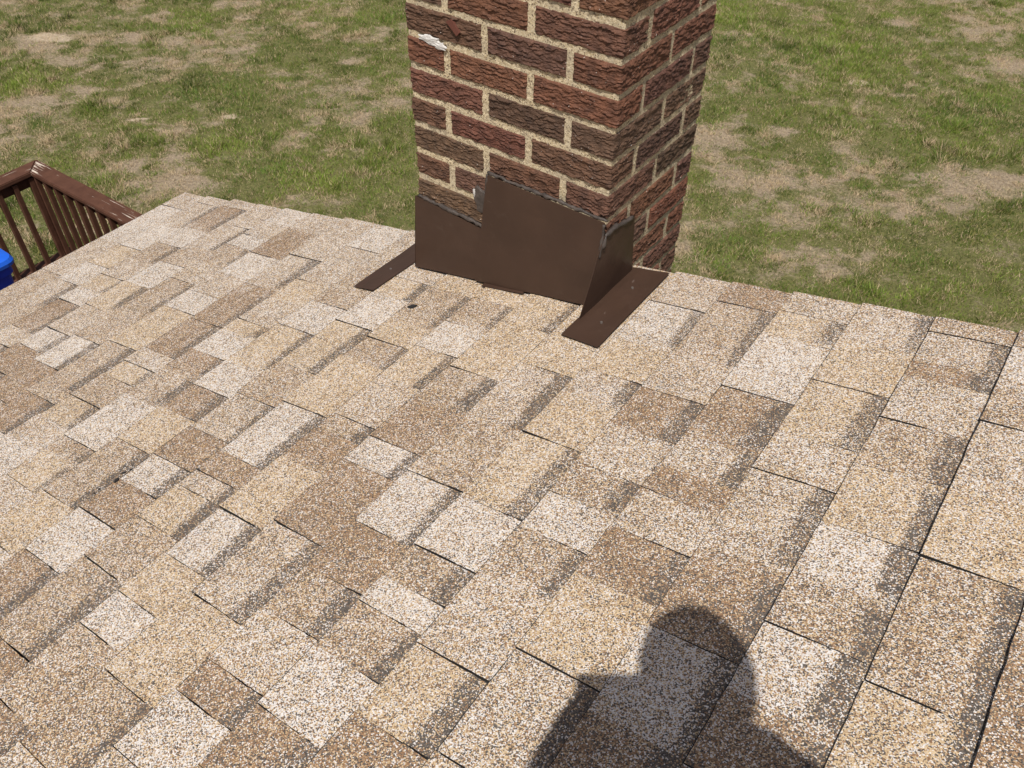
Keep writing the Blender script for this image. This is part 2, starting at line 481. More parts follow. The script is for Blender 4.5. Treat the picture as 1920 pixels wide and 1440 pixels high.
# far slope beyond the ridge, out of the frame
bm = bmesh.new()
rz = RZ + SL * RIDGE
sheet(bm, [(RIDGE, YBACK, rz - 0.02), (RIDGE + 3.0, YBACK, rz - 0.02 - 3 * SL), (RIDGE + 3.0, YR, rz - 0.02 - 3 * SL), (RIDGE, YR, rz - 0.02)], 0.02, (SL, 0, 1))
bm_obj('far_roof_slope', bm, M_ASPH, house)
# trim: rake boards either side of the chimney, eave fascia
for xa, xb in ((EAVE + 0.03, -0.545), (0.028, RIDGE)):
    bm = bmesh.new()
    sheet(bm, [rp(xa, YR - 0.055, -0.17), rp(xb, YR - 0.055, -0.17), rp(xb, YR - 0.055, -0.024), rp(xa, YR - 0.055, -0.024)], 0.025, (0, 1, 0))
    bm_obj('rake_board', bm, M_FASCIA, house)
ez = RZ + SL * EAVE
box('fascia', (EAVE + 0.02, YBACK, ez - 0.17), (EAVE + 0.045, YR - 0.06, ez - 0.026), M_FASCIA, house)
WX = EAVE + 0.36
bm = bmesh.new()
top = lambda x: RZ + SL * x - 0.03
pts = [(WX, 0.02, GZ + 0.3), (RIDGE + 2.6, 0.02, GZ + 0.3), (RIDGE + 2.6, 0.02, rz - 0.05 - 2.6 * SL), (RIDGE, 0.02, rz - 0.05), (WX, 0.02, top(WX))]
sheet(bm, pts, 0.06, (0, 1, 0))
bm_obj('gable_wall', bm, M_SIDING, house)
box('side_wall', (WX, YBACK + 0.1, GZ + 0.3), (WX + 0.08, 0.018, top(WX) - 0.004), M_SIDING, house)
box('foundation', (WX - 0.04, YBACK + 0.1, GZ - 0.2), (RIDGE + 2.64, 0.11, GZ + 0.297), M_FOUND, house)
box('soffit', (EAVE + 0.047, YBACK + 0.1, ez - 0.165), (WX - 0.003, YR - 0.065, ez - 0.15), M_FASCIA, house)

# course lines (x of each butt line), measured down the slope
LX = {-1: 0.9142, 0: 0.7827, 1: 0.6453, 2: 0.5105, 3: 0.3739, 4: 0.2413, 5: 0.1076, 6: -0.0255, 7: -0.1636, 8: -0.2881, 9: -0.428,
      10: -0.5612, 11: -0.6964, 12: -0.8308, 13: -0.975, 14: -1.115, 15: -1.247, 16: -1.383, 17: -1.52, 18: -1.656, 19: -1.7923}
for i in range(-2, -13, -1): LX[i] = LX[i + 1] + 0.1344
# every course from the rake towards the viewer: blend, raised tab (+) or recessed slot (-), where it ends, ~ = no cut at that end
ROWS = '''-2 T+-.05 L--.19 C+~-.31 W+-.42 T--.52 B+-.647 B+-.775
-1 T+.103 W+~-.000 T+-.123 L+~-.288 C+-.444 T--.672 C--.817
0 T+.106 L-~.010 B--.043 L+-.170 T-~-.292 C--.437 W-~-.544 T--.645 W-~-.764 B--.882
1 L-~.024 C+-.111 C--.266 L+-.369 L-~-.557 B--.722 W-~-.875 B--.970
2 L+.085 C-~-.006 W+-.188 B-~-.340 L--.427 B+~-.489 L+-.585 B-~-.690 C+-.845 L--1.022
3 B+.078 T-~-.123 L+-.247 B-~-.365 L+-.480 T-~-.561 W+-.650 T-~-.751 L+-.907 C--1.037 B+-1.144
4 L+.034 W-~-.119 C+-.236 L-~-.326 C+-.450 C--.636 W+-.761 T--.837 W+-.893 T--.987 W+-1.100 B--1.205
5 C+-.173 C+-.267 L-~-.443 T+-.626 W--.767 B+-.883 T--.979 L+-1.088 B--1.148 W+-1.255
6 C-~-.148 C+-.334 T-~-.456 B+-.583 W--.657 B+-.837 L--1.019 C+-1.187 T--1.327 L+-1.401
7 C+-.087 T-~-.195 W+-.301 C-~-.422 L+-.561 T--.609 B+~-.705 C+-.861 W--.985 C+-1.081 W+-1.156 T+-1.307
8 C+-.084 T-~-.237 C+-.314 T--.399 C+-.576 W--.750 B+-.811 L--.857 C--.952 T+-1.066 T--1.245 B+-1.330
9 L+-.071 C-~-.155 W+-.287 C--.473 T+-.599 L--.726 B+-.822 W--.904 B+-.995 W+-1.113 B--1.256
10 L+~-.06 T+-.239 W+-.355 C-~-.518 W+-.619 B--.709 C+-.826 T--1.003 C+-1.135 W+-1.246
11 W+.02 L+-.170 C+~-.270 L+-.377 C-~-.430 W+-.522 B-~-.594 T-~-.717 W+-.876 T-~-.926 C--1.017 L+-1.118
12 L+-.069 L-~-.235 B--.422 B--.568 L+-.628 C--.689 T+-.778 C--.861 L+~-.936 W+-1.030
13 L+~.051 B+-.101 W+-.221 L+-.324 W+-.409 C+-.586 T--.767 T+-.819 B--.941 W+-1.02
14 W+~.07 L+-.020 W+-.086 T-~-.175 L+-.295 T-~-.443 T+-.609 W--.730 B+-.873
15 L+.014 L-~-.128 T+-.236 W+-.360 C-~-.496 L+-.618 W--.703 B+-.805
16 L+.113 B-~-.045 W+-.151 T-~-.258 L+-.359 C-~-.435 W+-.506 B--.656 L+-.728
17 L+.107 L-~-.056 W+-.207 C+-.326 W+-.433 L-~-.562 T+-.695
18 L+.053 W+~-.200 L+-.413 T+-.623'''
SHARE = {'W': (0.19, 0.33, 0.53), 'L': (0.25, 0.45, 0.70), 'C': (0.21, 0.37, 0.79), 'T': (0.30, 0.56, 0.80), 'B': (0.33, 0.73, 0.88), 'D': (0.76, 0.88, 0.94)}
def blend(a, b, t): return tuple(a[i] * (1 - t) + b[i] * t for i in range(3))

def shingle_mesh(c, y0, y1, code, hgt, slot, sh0, sh1, seed, blur):
    """one tab: y1 far end, y0 near end; sh0/sh1 granule share at the ends when blended"""
    r = random.Random(seed)
    xa, xb = LX[c], LX[c + 1]
    L = xa - xb
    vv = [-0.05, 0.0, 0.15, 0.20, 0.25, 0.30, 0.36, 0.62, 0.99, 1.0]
    nu = 5
    me = bpy.data.meshes.new('shingle')
    V = []; G = []; Fc = []; MI = []
    base = SHARE[code]
    jit = lambda s: r.uniform(-s, s)
    gap = 0.0003 + 0.001 * r.random()
    shadow_rim = r.uniform(0.0005, 0.0012) if c <= 2 else r.uniform(0.0005, 0.0012)  # width of the dark butt strip: bare asphalt plus painted cast shadow
    bj = [jit(0.0007) for _ in range(nu + 1)]
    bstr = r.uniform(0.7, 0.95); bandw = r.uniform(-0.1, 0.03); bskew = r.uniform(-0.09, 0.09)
    tilt = jit(0.004); lift = max(0, r.gauss(0, 0.0009))
    for j, v in enumerate(vv):
        e0 = y0 + gap + jit(0.0009) + tilt * (v - 0.5); e1 = y1 - gap + jit(0.0009)
        for i in range(nu + 1):
            u = i / nu
            y = e0 * (1 - u) + e1 * u
            x = xa - v * L - (bj[i] if v >= 0.99 else 0)
            if v == 0.99: x = xa - L - bj[i] + shadow_rim * r.uniform(0.4, 1.5)
            h = 0.0006 + hgt * max(0, v) ** 0.8 + (lift * v * abs(2 * u - 1))
            V.append(rp(x, y, h))
            sh = base
            if sh0 is not None and u < 0.3: sh = blend(sh0, base, 0.5 + u / 0.6)
            if sh1 is not None and u > 0.7: sh = blend(sh1, base, 0.5 + (1 - u) / 0.6)
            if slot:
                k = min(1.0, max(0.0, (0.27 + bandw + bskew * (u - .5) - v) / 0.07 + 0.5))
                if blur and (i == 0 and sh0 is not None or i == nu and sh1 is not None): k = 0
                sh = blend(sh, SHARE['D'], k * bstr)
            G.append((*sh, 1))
    nrow = nu + 1
    for j in range(len(vv) - 1):
        for i in range(nu):
            a = j * nrow + i
            Fc.append((a, a + nrow, a + nrow + 1, a + 1)); MI.append(1 if j == len(vv) - 2 else 0)  # last strip black: asphalt edge, also painting in the butt's shadow line
    # sides down to the sheathing
    top_n = len(V)
    ring = [j * nrow for j in range(len(vv))] + [(len(vv) - 1) * nrow + i for i in range(1, nrow)] + [j * nrow + nu for j in range(len(vv) - 2, -1, -1)]
    for k in ring:
        p = V[k]; hh = (p - rp(p.x, p.y)).dot(NRM)
        V.append(p - NRM * (hh + 0.003)); G.append((0.9, 0.95, 0.98, 1))
    m = len(ring)
    for k in range(m - 1):
        Fc.append((ring[k], top_n + k, top_n + k + 1, ring[k + 1])); MI.append(1)
    me.from_pydata([tuple(v) for v in V], [], Fc)
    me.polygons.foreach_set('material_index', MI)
    a = me.color_attributes.new('granule', 'FLOAT_COLOR', 'POINT')
    a.data.foreach_set('color', [x for g in G for x in g])
    me.update()
    return me

tabs = []           # (course, far, near, code, slot, soft)
r0 = random.Random(5)
rows = {int(l.split()[0]): l.split()[1:] for l in ROWS.splitlines()}
for c in range(-12, 19):
    ye = YR + r0.uniform(-0.007, 0.006)
    if 6 <= c <= 8: ye = -0.012
    y = ye; lst = []
    for it in rows.get(c, []):
        code, slot = it[0], it[1] == '-'
        soft = it[2] == '~'
        ny_ = float(it[3:] if soft else it[2:])
        lst.append([c, y, ny_, code, slot, soft]); y = ny_
    while y > YBACK + 0.05:
        w = r0.choice((0.09, 0.12, 0.15, 0.19, 0.24))
        lst.append([c, y, max(y - w, YBACK), r0.choice('WLLCTTB'), r0.random() < 0.42, r0.random() < 0.25]); y -= w
    # a run of patches without a cut between them lies at one height
    i = 0
    while i < len(lst):
        j = i
        while j < len(lst) - 1 and lst[j][5]: j += 1
        raised = any(not t[4] for t in lst[i:j + 1])
        h = (0.0062 if raised else 0.0036) + r0.uniform(-0.0006, 0.0008)
        for k in range(i, j + 1):
            sh0 = blend(SHARE[lst[k][3]], SHARE[lst[k + 1][3]], 0.5) if k < j else None
            sh1 = blend(SHARE[lst[k][3]], SHARE[lst[k - 1][3]], 0.5) if k > i else None
            blur = r0.random() < 0.6
            tabs.append((lst[k], h, sh0, sh1, k < j, k > i, blur))
        i = j + 1
def showsize(t):
    (c, y1, y0, *_), *_ = t
    p = rp((LX[c] + LX[c + 1]) / 2, (y0 + y1) / 2)
    d = p - CAM; z = d.dot(fw)
    if z < 0.05: return 0
    u, v = d.dot(rt) / z, d.dot(up) / z
    if abs(u) > 0.72 or abs(v) > 0.56: return 0
    return (y1 - y0) / (z * z) * (1 if abs(u) < 0.62 and abs(v) < 0.47 else 0.5)
order = sorted(range(len(tabs)), key=lambda i: -showsize(tabs[i]))
single = set([i for i in order[:290] if showsize(tabs[i]) > 0])
rest = []
for i, ((c, y1, y0, code, slot, soft), h, sh0, sh1, s0, s1, blur) in enumerate(tabs):
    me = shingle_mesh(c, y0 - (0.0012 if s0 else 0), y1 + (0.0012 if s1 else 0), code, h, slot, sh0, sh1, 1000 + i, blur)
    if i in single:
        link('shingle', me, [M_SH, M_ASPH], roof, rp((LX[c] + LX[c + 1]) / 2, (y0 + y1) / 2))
    else:
        rest.append(me)
bm = bmesh.new()
for me in rest: bm.from_mesh(me)
me = bpy.data.meshes.new('shingle_field'); bm.to_mesh(me); bm.free()
for m in rest: bpy.data.meshes.remove(m)
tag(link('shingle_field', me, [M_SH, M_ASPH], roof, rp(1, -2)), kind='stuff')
print('shingles', len(tabs), 'single', len(single))

# ------------------------------------------------------------------ chimney
W, D = 0.5175, 0.392
CH = 0.0677
chim = empty('chimney', (-W / 2, D / 2, GZ))
tag(chim, 'rugged red and brown brick chimney with brown metal flashing', 'chimney')
PER = 2 * W + 2 * D
def perim(s):
    """point on the outline and outward normal; s runs from the front left corner along the front, right, back, left"""
    s = s % PER
    if s < W: return Vector((-W + s, 0, 0)), Vector((0, -1, 0))
    s -= W
    if s < D: return Vector((0, s, 0)), Vector((1, 0, 0))
    s -= D
    if s < W: return Vector((-s, D, 0)), Vector((0, 1, 0))
    s -= W
    return Vector((-W, D - s, 0)), Vector((-1, 0, 0))
JW, JH = 0.0165, 0.0135
rowA = [0.105, 0.316, W + 0.1, W + 0.31, W + D + 0.105, W + D + 0.316, 2 * W + D + 0.1, 2 * W + D + 0.31]
rowB = [0.205, 0.408, W + 0.2, W + D + 0.1, W + D + 0.31, 2 * W + D + 0.1, 2 * W + D + 0.3]
REC = 0.0022
def ridged(a, b):
    n = fbm(a, b, 4, 0.58)
    return 1 - np.abs(2 * n - 1)
def brick_mesh(s0, s1, z0, z1, fine, seed):
    r = random.Random(seed)
    corners = [k for k in (0, W, W + D, 2 * W + D, PER) if s0 + 1e-4 < k < s1 - 1e-4]
    nS = max(6, int((s1 - s0) / (0.0032 if fine else 0.05))); nT = 26 if fine else 3
    S = list(np.linspace(s0, s1, nS + 1))
    for k in corners:
        i = min(range(1, nS), key=lambda q: abs(S[q] - k)); S[i] = k
    T = list(np.linspace(z0, z1, nT + 1))
    SS, TT = np.meshgrid(np.array(S), np.array(T))
    ox = r.uniform(0, 90)
    # bark like wire drag: wavy cracks that run along the brick, deep and torn
    wob = 0.010 * (fbm(SS * 22 + ox, TT * 30, 3) - 0.5)
    q = ridged(SS * 38 + ox, (TT + wob) * 130 + ox)
    q2 = ridged(SS * 95 + ox, (TT + wob) * 210)
    ph_ = TT / 0.0078 + 2.6 * fbm(SS * 34 + ox, TT * 26 + ox, 3, 0.55)
    f_ = ph_ - np.floor(ph_)
    amp = np.clip(2.2 * fbm(SS * 55 - ox, np.floor(ph_) * 1.7 + ox, 2) - 0.45, 0.1, 1.15)
    disp = 0.0036 * amp * (1 - f_) ** 0.8 - 0.0016 * np.clip((q - 0.6) * 2.2, 0, 1) - 0.0008 * np.clip(q2 - 0.5, 0, 1) * 2 + 0.0016 * (fbm(SS * 14 + ox, TT * 20, 2) - 0.5) + 0.0004
    if not fine: disp = disp * 0
    es = np.minimum(np.minimum(SS - s0, s1 - SS), np.minimum(TT - z0, z1 - TT)) + 0.0012 * (fbm(SS * 120 + ox, TT * 120, 2) - 0.5)
    disp = disp - 0.0030 * np.clip(1 - es / 0.0045, 0, 1) ** 2
    V = []; nr = nS + 1
    dim = r.uniform(-0.0014, 0.0014)
    for j in range(nT + 1):
        for i in range(nr):
            p, n = perim(S[i] - 1e-6 if i else S[i] + 1e-6)
            if any(abs(S[i] - k) < 1e-5 for k in corners):
                a, na = perim(S[i] - 1e-5); b, nb = perim(S[i] + 1e-5)
                n = na + nb
                q_ = n * 0.72 * (disp[j, i] + dim - 0.0012)
            else:
                q_ = n * (disp[j, i] + dim)
            V.append(Vector((p.x, p.y, T[j])) + q_)
    Fc = []
    for j in range(nT):
        for i in range(nS):
            a = j * nr + i
            Fc.append((a, a + 1, a + nr + 1, a + nr))
    ring = [i for i in range(nr)] + [j * nr + nS for j in range(1, nT + 1)] + [nT * nr + i for i in range(nS - 1, -1, -1)] + [j * nr for j in range(nT - 1, 0, -1)]
    b0 = len(V)
    for k in ring:
        i = k % nr
        _, n = perim(S[i] - 1e-6 if i else S[i] + 1e-6)
        if any(abs(S[i] - kk) < 1e-5 for kk in corners):
            n = perim(S[i] - 1e-5)[1] + perim(S[i] + 1e-5)[1]
        V.append(V[k] - n * 0.016)
    m = len(ring)
    for k in range(m): Fc.append((ring[k], b0 + k, b0 + (k + 1) % m, ring[(k + 1) % m]))
    me = bpy.data.meshes.new('brick')
    me.from_pydata([tuple(v) for v in V], [], Fc)
    me.update()
    return me
RED = (0.150, 0.068, 0.042); RED2 = (0.128, 0.061, 0.040); DK = (0.092, 0.055, 0.037); GY = (0.122, 0.071, 0.047); PUR = (0.118, 0.060, 0.040)
special = {(1, 0): PUR, (3, 1): DK, (3, 2): GY, (5, 0): GY, (6, 1): GY, (7, 0): GY, (2, 0): RED, (2, 2): RED, (3, 0): RED, (5, 1): RED2, (4, 0): RED2, (5, 2): PUR,
           (4, 1): (0.14, 0.058, 0.039), (4, 2): (0.12, 0.062, 0.045), (4, 3): DK, (5, 3): DK, (3, 3): GY, (6, 2): RED2}
rc = random.Random(3)
Z0 = 0.0
core_lo = GZ - 0.2; core_hi = 14 * CH
bm = bmesh.new(); add_box(bm, (-W + REC, REC, core_lo), (-REC, D - REC, core_hi))
bm_obj('mortar_core', bm, M_MORTAR, chim)
box('cap_slab', (-W - 0.03, -0.03, core_hi + 0.001), (0.03, D + 0.03, core_hi + 0.07), M_FOUND, chim, 0.012)
low = []
nb = 0
for k in range(-14, 55):
    zt = Z0 - k * CH - JH / 2; zb = Z0 - (k + 1) * CH + JH / 2
    if zb < GZ - 0.1: break
    js = sorted(rowA if k % 2 == 0 else rowB)
    js = [j + rc.uniform(-0.003, 0.003) for j in js]
    for q in range(len(js)):
        a = js[q - 1] if q else js[-1] - PER
        b = js[q]
        a += JW / 2; b -= JW / 2
        if a < 0: a += PER; b += PER
        fine = -3 <= k <= 10 and (a % PER < W + D or b > PER)
        rz_ = rc.uniform(-0.0011, 0.0011)
        me = brick_mesh(a, b, zb + rz_, zt + rz_ + rc.uniform(-0.001, 0.001), fine, 5000 + k * 20 + q)
        col = special.get((k, q))
        if col is None: col = rc.choice((RED, RED, RED2, RED2, PUR, GY, RED, (0.11, 0.056, 0.042)))
        col = tuple(x * rc.uniform(0.92, 1.08) for x in col)
        if k < 14:
            p, n = perim((a + b) / 2)
            o = link('brick', me, M_BRICK, chim, (p.x, p.y, (zb + zt) / 2))
            o.color = (*col, 1); nb += 1
        else: low.append(me)
bm = bmesh.new()
for me in low: bm.from_mesh(me)
me = bpy.data.meshes.new('lower_brickwork'); bm.to_mesh(me); bm.free()
for m in low: bpy.data.meshes.remove(m)
o = link('lower_brickwork', me, M_BRICK, chim, (-W / 2, D / 2, GZ)); o.color = (0.13, 0.06, 0.04, 1)
tag(o, kind='stuff')
print('bricks', nb)

# flashing: two lapped counter flashing sheets on the front, a wing on the uphill side, two flanges on the shingles
def plate(name, pts, n, parent, th=0.0009, sub=None):
    bm = bmesh.new(); sheet(bm, pts, th, n)
    return bm_obj(name, bm, M_FLASH, parent)
def grid_plate(name, c4, n, th, nu, nv, amp, seed):
    """slightly dented sheet from four corners (bl, br, tr, tl)"""
    bl, br, tr, tl = [Vector(p) for p in c4]
    n = Vector(n).normalized(); r = random.Random(seed)
    bm = bmesh.new(); g = []
    for j in range(nv + 1):
        row = []
        for i in range(nu + 1):
            u, v = i / nu, j / nv
            p = (bl * (1 - u) + br * u) * (1 - v) + (tl * (1 - u) + tr * u) * v
            d = amp * (float(fbm(np.array(u * 3.1 + seed), np.array(v * 2.7 + seed * 2), 2)) - 0.5)
            row.append(p + n * d)
        g.append(row)
    A = [[bm.verts.new(p) for p in row] for row in g]
    Bv = [[bm.verts.new(p + n * th) for p in row] for row in g]
    for j in range(nv):
        for i in range(nu):
            bm.faces.new((A[j][i], A[j + 1][i], A[j + 1][i + 1], A[j][i + 1]))
            bm.faces.new((Bv[j][i], Bv[j][i + 1], Bv[j + 1][i + 1], Bv[j + 1][i]))
    edge = [(0, i) for i in range(nu)] + [(j, nu) for j in range(nv)] + [(nv, i) for i in range(nu, 0, -1)] + [(j, 0) for j in range(nv, 0, -1)]
    for k in range(len(edge)):
        a = edge[k]; b = edge[(k + 1) % len(edge)]
        bm.faces.new((A[a[0]][a[1]], A[b[0]][b[1]], Bv[b[0]][b[1]], Bv[a[0]][a[1]]))
    return bm_obj(name, bm, M_FLASH, chim, smooth=False)
rz_at = lambda x: RZ + SL * x
o = grid_plate('counter_flashing', [(-0.532, -0.018, rz_at(-0.53) + 0.012), (-0.30, -0.020, rz_at(-0.30) + 0.010), (-0.30, -0.010, -0.545), (-0.522, -0.008, -0.528)], (0, -1, 0), 0.0011, 10, 8, 0.004, 3)
o = grid_plate('counter_flashing', [(-0.331, -0.026, rz_at(-0.33) + 0.012), (0.004, -0.030, rz_at(0.0) + 0.010), (0.004, -0.013, -0.398), (-0.298, -0.013, -0.392)], (0, -1, 0), 0.0024, 12, 10, 0.005, 8)
# folded return down the downhill corner
grid_plate('corner_flashing', [(-0.5355, 0.12, rz_at(-0.535) + 0.008), (-0.5355, -0.018, rz_at(-0.535) + 0.010), (-0.524, -0.008, -0.53), (-0.524, 0.06, -0.56)], (-1, 0, 0), 0.001, 4, 4, 0.002, 4)
grid_plate('side_wing', [(0.006, -0.098, rz_at(0.0) + 0.004), (0.006, 0.135, rz_at(0.0) + 0.006), (0.012, 0.105, -0.440), (0.008, -0.020, -0.428)], (1, 0, 0), 0.0012, 10, 10, 0.004, 5)
# base flange between shingles and the front sheets
plate('base_flange', [rp(-0.30, -0.040, 0.0080), rp(-0.18, -0.037, 0.0080), rp(-0.18, -0.008, 0.012), rp(-0.30, -0.008, 0.012)], NRM, chim)
grid_plate('roof_flange', [rp(0.003, -0.155, 0.0105), rp(0.098, -0.165, 0.0085), rp(0.098, 0.148, 0.0085), rp(0.003, 0.146, 0.010)], NRM, 0.0012, 4, 10, 0.004, 6)
grid_plate('roof_flange', [rp(-0.628, -0.152, 0.0085), rp(-0.560, -0.150, 0.010), rp(-0.545, 0.105, 0.010), rp(-0.628, 0.115, 0.0085)], NRM, 0.0012, 4, 10, 0.004, 7)

for nx_, ny_ in ((0.052, 0.062), (0.060, -0.085), (-0.59, -0.05)):
    bm = bmesh.new(); tube(bm, [rp(nx_, ny_, 0.009), rp(nx_, ny_, 0.0135)], [0.0032, 0.0028], 8)
    bm_obj('nail_head', bm, M_NAIL, chim)
# sealant beads along the tops of the sheets
def bead(pts, rad, seed):
    r = random.Random(seed)
    P = []; R = []
    for a, b in zip(pts[:-1], pts[1:]):
        a, b = Vector(a), Vector(b); n = max(3, int((b - a).length / 0.008))
        for i in range(n):
            t = i / n
            P.append(a.lerp(b, t) + Vector((r.uniform(-.0012, .0012), r.uniform(-.001, .001), r.uniform(-.0022, .0022))))
            R.append(rad * r.uniform(0.65, 1.35))
    P.append(Vector(pts[-1])); R.append(rad * 0.6)
    bm = bmesh.new(); tube(bm, P, R, 7)
    return bm_obj('sealant_bead', bm, M_CAULK, chim, smooth=True)
bead([(-0.300, -0.010, -0.389), (-0.15, -0.011, -0.391), (0.008, -0.011, -0.394)], 0.0042, 1)
bead([(-0.518, -0.006, -0.526), (-0.42, -0.006, -0.532), (-0.345, -0.006, -0.535), (-0.31, -0.008, -0.540)], 0.0045, 2)
bead([(0.008, -0.022, -0.455), (0.009, -0.012, -0.428), (0.009, 0.03, -0.426), (0.010, 0.07, -0.437), (0.010, 0.10, -0.440)], 0.005, 3)
bead([(-0.309, -0.010, -0.54), (-0.304, -0.012, -0.47), (-0.300, -0.012, -0.392)], 0.0055, 4)
bead([(0.004, -0.015, -0.40), (0.005, -0.019, -0.43), (0.007, -0.026, -0.455), (0.008, -0.032, -0.475)], 0.0032, 9)
def blob(name, c, size, m, n, seed, flat='y'):
    """torn flat lump stuck on the brick face"""
    r = random.Random(seed); bm = bmesh.new()
    c = Vector(c); K = 16
    prof = [(0.0, 1.0), (0.0035, 0.85), (0.0045, 0.35)]
    rad = [r.uniform(0.65, 1.25) for _ in range(K)]
    rings = []
    for dep, sc in prof:
        rings.append([bm.verts.new(c + Vector((size[0] * sc * rad[k] * math.cos(2 * math.pi * k / K), -dep * n + r.uniform(-.0006, .0006), size[1] * sc * rad[k] * math.sin(2 * math.pi * k / K)))) for k in range(K)])
    for a, b in zip(rings[:-1], rings[1:]):
        for k in range(K): bm.faces.new((a[k], a[(k + 1) % K], b[(k + 1) % K], b[k]))
    bm.faces.new(rings[-1])
    return bm_obj(name, bm, m, chim)
blob('sealant_patch', (-0.325, -0.001, -0.475), (0.022, 0.045), M_CAULK, 1.0, 4)
blob('mortar_smear', (-0.345, -0.001, -0.458), (0.005, 0.016), M_SMEAR, 0.8, 6)
blob('mortar_smear', (-0.455, -0.001, -0.1355), (0.036, 0.011), M_SMEAR, 0.9, 7)
blob('mortar_smear', (-0.43, -0.001, -0.142), (0.024, 0.008), M_SMEAR, 0.9, 9)
bm = bmesh.new()
sheet(bm, [(-0.405, -0.007, -0.085), (-0.378, -0.007, -0.108), (-0.371, -0.006, -0.1), (-0.392, -0.006, -0.078)], 0.006, (0, 1, 0))
bm_obj('brick_chip', bm, M_CHIP, chim)

# ------------------------------------------------------------------ deck with railing
def wood(name, lo, hi, axis, parent, bev=0.004, wear=0.0, wearfn=None):
    bm = bmesh.new()
    lo = Vector(lo); hi = Vector(hi)
    add_box(bm, lo, hi, bev, 2)
    o = bm_obj(name, bm, M_WOOD, parent)
    grain(o, axis, wear, wearfn)
    return o
def grain(o, axis, wear=0.0, wearfn=None):
    me = o.data
    me.attributes.new('grain', 'FLOAT_VECTOR', 'POINT'); me.attributes.new('wear', 'FLOAT', 'POINT')
    ga = me.attributes['grain']; wa = me.attributes['wear']
    sd = random.uniform(0, 50)
    for v in me.vertices:
        c = v.co
        ga.data[v.index].vector = (c.x + sd, c.y, c.z) if axis == 0 else ((c.y + sd, c.x, c.z) if axis == 1 else (c.z + sd, c.x, c.y))
        wa.data[v.index].value = wearfn(c) if wearfn else wear
CX, CY, RT = -5.46, 1.25, -2.65          # outer corner of the cap rail and its top
deck = empty('deck', (-3.6, -0.6, GZ))
tag(deck, 'brown painted wooden deck below the eave', 'deck')
FZ = -3.52
x = CX + 0.03
k = 0
while x < WX - 0.16:
    wood('deck_board', (x, -2.2, FZ - 0.03), (x + 0.138, CY - 0.03, FZ), 1, deck, 0.003)
    x += 0.144; k += 1
wood('rim_joist', (CX + 0.03, CY - 0.028, FZ - 0.24), (WX - 0.05, CY + 0.01, FZ - 0.002), 0, deck)
wood('rim_joist', (CX - 0.01, -2.2, FZ - 0.24), (CX + 0.028, CY + 0.01, FZ - 0.002), 1, deck)
for py_ in (CY - 0.14, -2.1):
    wood('deck_post', (CX + 0.03, py_, GZ - 0.15), (CX + 0.12, py_ + 0.09, FZ - 0.032), 2, deck)
rail = empty('deck_railing', (CX + 0.07, CY - 0.07, FZ))
tag(rail, 'brown deck railing with flaking paint on its cap rail', 'railing')
CW = 0.138
def cap(name, poly, axis, wearfn):
    bm = bmesh.new()
    n = len(poly)
    # a few cross cuts so that wear can vary along the rail
    a = [bm.verts.new((p[0], p[1], RT - 0.036)) for p in poly]; b = [bm.verts.new((p[0], p[1], RT)) for p in poly]
    bm.faces.new(a[::-1]); bm.faces.new(b)
    for i in range(n): bm.faces.new((a[i], a[(i + 1) % n], b[(i + 1) % n], b[i]))
    bmesh.ops.bevel(bm, geom=[e for e in bm.edges if abs(e.verts[0].co.z - e.verts[1].co.z) < 1e-5], offset=0.006, segments=2, affect='EDGES')
    c = Vector((CX, CY, 0))
    for kx in (0.12, 0.25, 0.45, 0.8):
        d = Vector((kx, 0, 0)) if axis == 0 else Vector((0, -kx, 0))
        bmesh.ops.bisect_plane(bm, geom=bm.verts[:] + bm.edges[:] + bm.faces[:], plane_co=c + d, plane_no=(1, 0, 0) if axis == 0 else (0, 1, 0))
    o = bm_obj(name, bm, M_WOOD, rail)
    me = o.data
    me.attributes.new('grain', 'FLOAT_VECTOR', 'POINT'); me.attributes.new('wear', 'FLOAT', 'POINT')
    ga = me.attributes['grain']; wa = me.attributes['wear']
    L = Vector(o.location) + Vector(rail.location)
    for v in me.vertices:
        w_ = v.co + L
        ga.data[v.index].vector = (w_.x + 11.4, w_.y, w_.z) if axis == 0 else (w_.y + 8, w_.x, w_.z)
        wa.data[v.index].value = wearfn(w_)
    return o
cap('cap_rail', [(CX, CY), (WX - 0.02, CY), (WX - 0.02, CY - CW), (CX + CW, CY - CW)], 0, lambda p: max(0.12, 0.74 - 1.5 * (p.x - CX)))
cap('cap_rail', [(CX - 0.0008, CY - 0.0008), (CX + CW - 0.0012, CY - CW - 0.0004), (CX + CW - 0.0012, -2.2), (CX - 0.0008, -2.2)], 1, lambda p: max(0.0, 0.3 - 0.8 * (CY - p.y)))
bxx = CX + 0.05; byy = CY - 0.088
wood('top_rail', (bxx + 0.041, byy + 0.003, RT - 0.13), (WX - 0.03, byy + 0.041, RT - 0.038), 0, rail)
wood('top_rail', (bxx, -2.15, RT - 0.13), (bxx + 0.038, byy + 0.041, RT - 0.038), 1, rail)
wood('bottom_rail', (bxx + 0.06, byy - 0.02, -3.43), (WX - 0.03, byy + 0.06, -3.395), 0, rail)
wood('bottom_rail', (bxx - 0.02, -2.15, -3.43), (bxx + 0.058, byy + 0.06, -3.395), 1, rail)
proto = None
def baluster(x, y):
    global proto
    if proto is None:
        proto = wood('baluster', (x - 0.0175, y - 0.0175, -3.394), (x + 0.0175, y + 0.0175, RT - 0.05), 2, rail, 0.003)
        proto['px'] = 0.0; del proto['px']
        baluster.base = Vector((x, y, 0)); baluster.loc = Vector(proto.location)
        return proto
    o = proto.copy(); COL.objects.link(o)
    o.parent = rail; o.location = baluster.loc + Vector((x, y, 0)) - baluster.base
    return o
for i in range(26):
    baluster(bxx + 0.06, 0.978 - 0.125 * (i - 1))
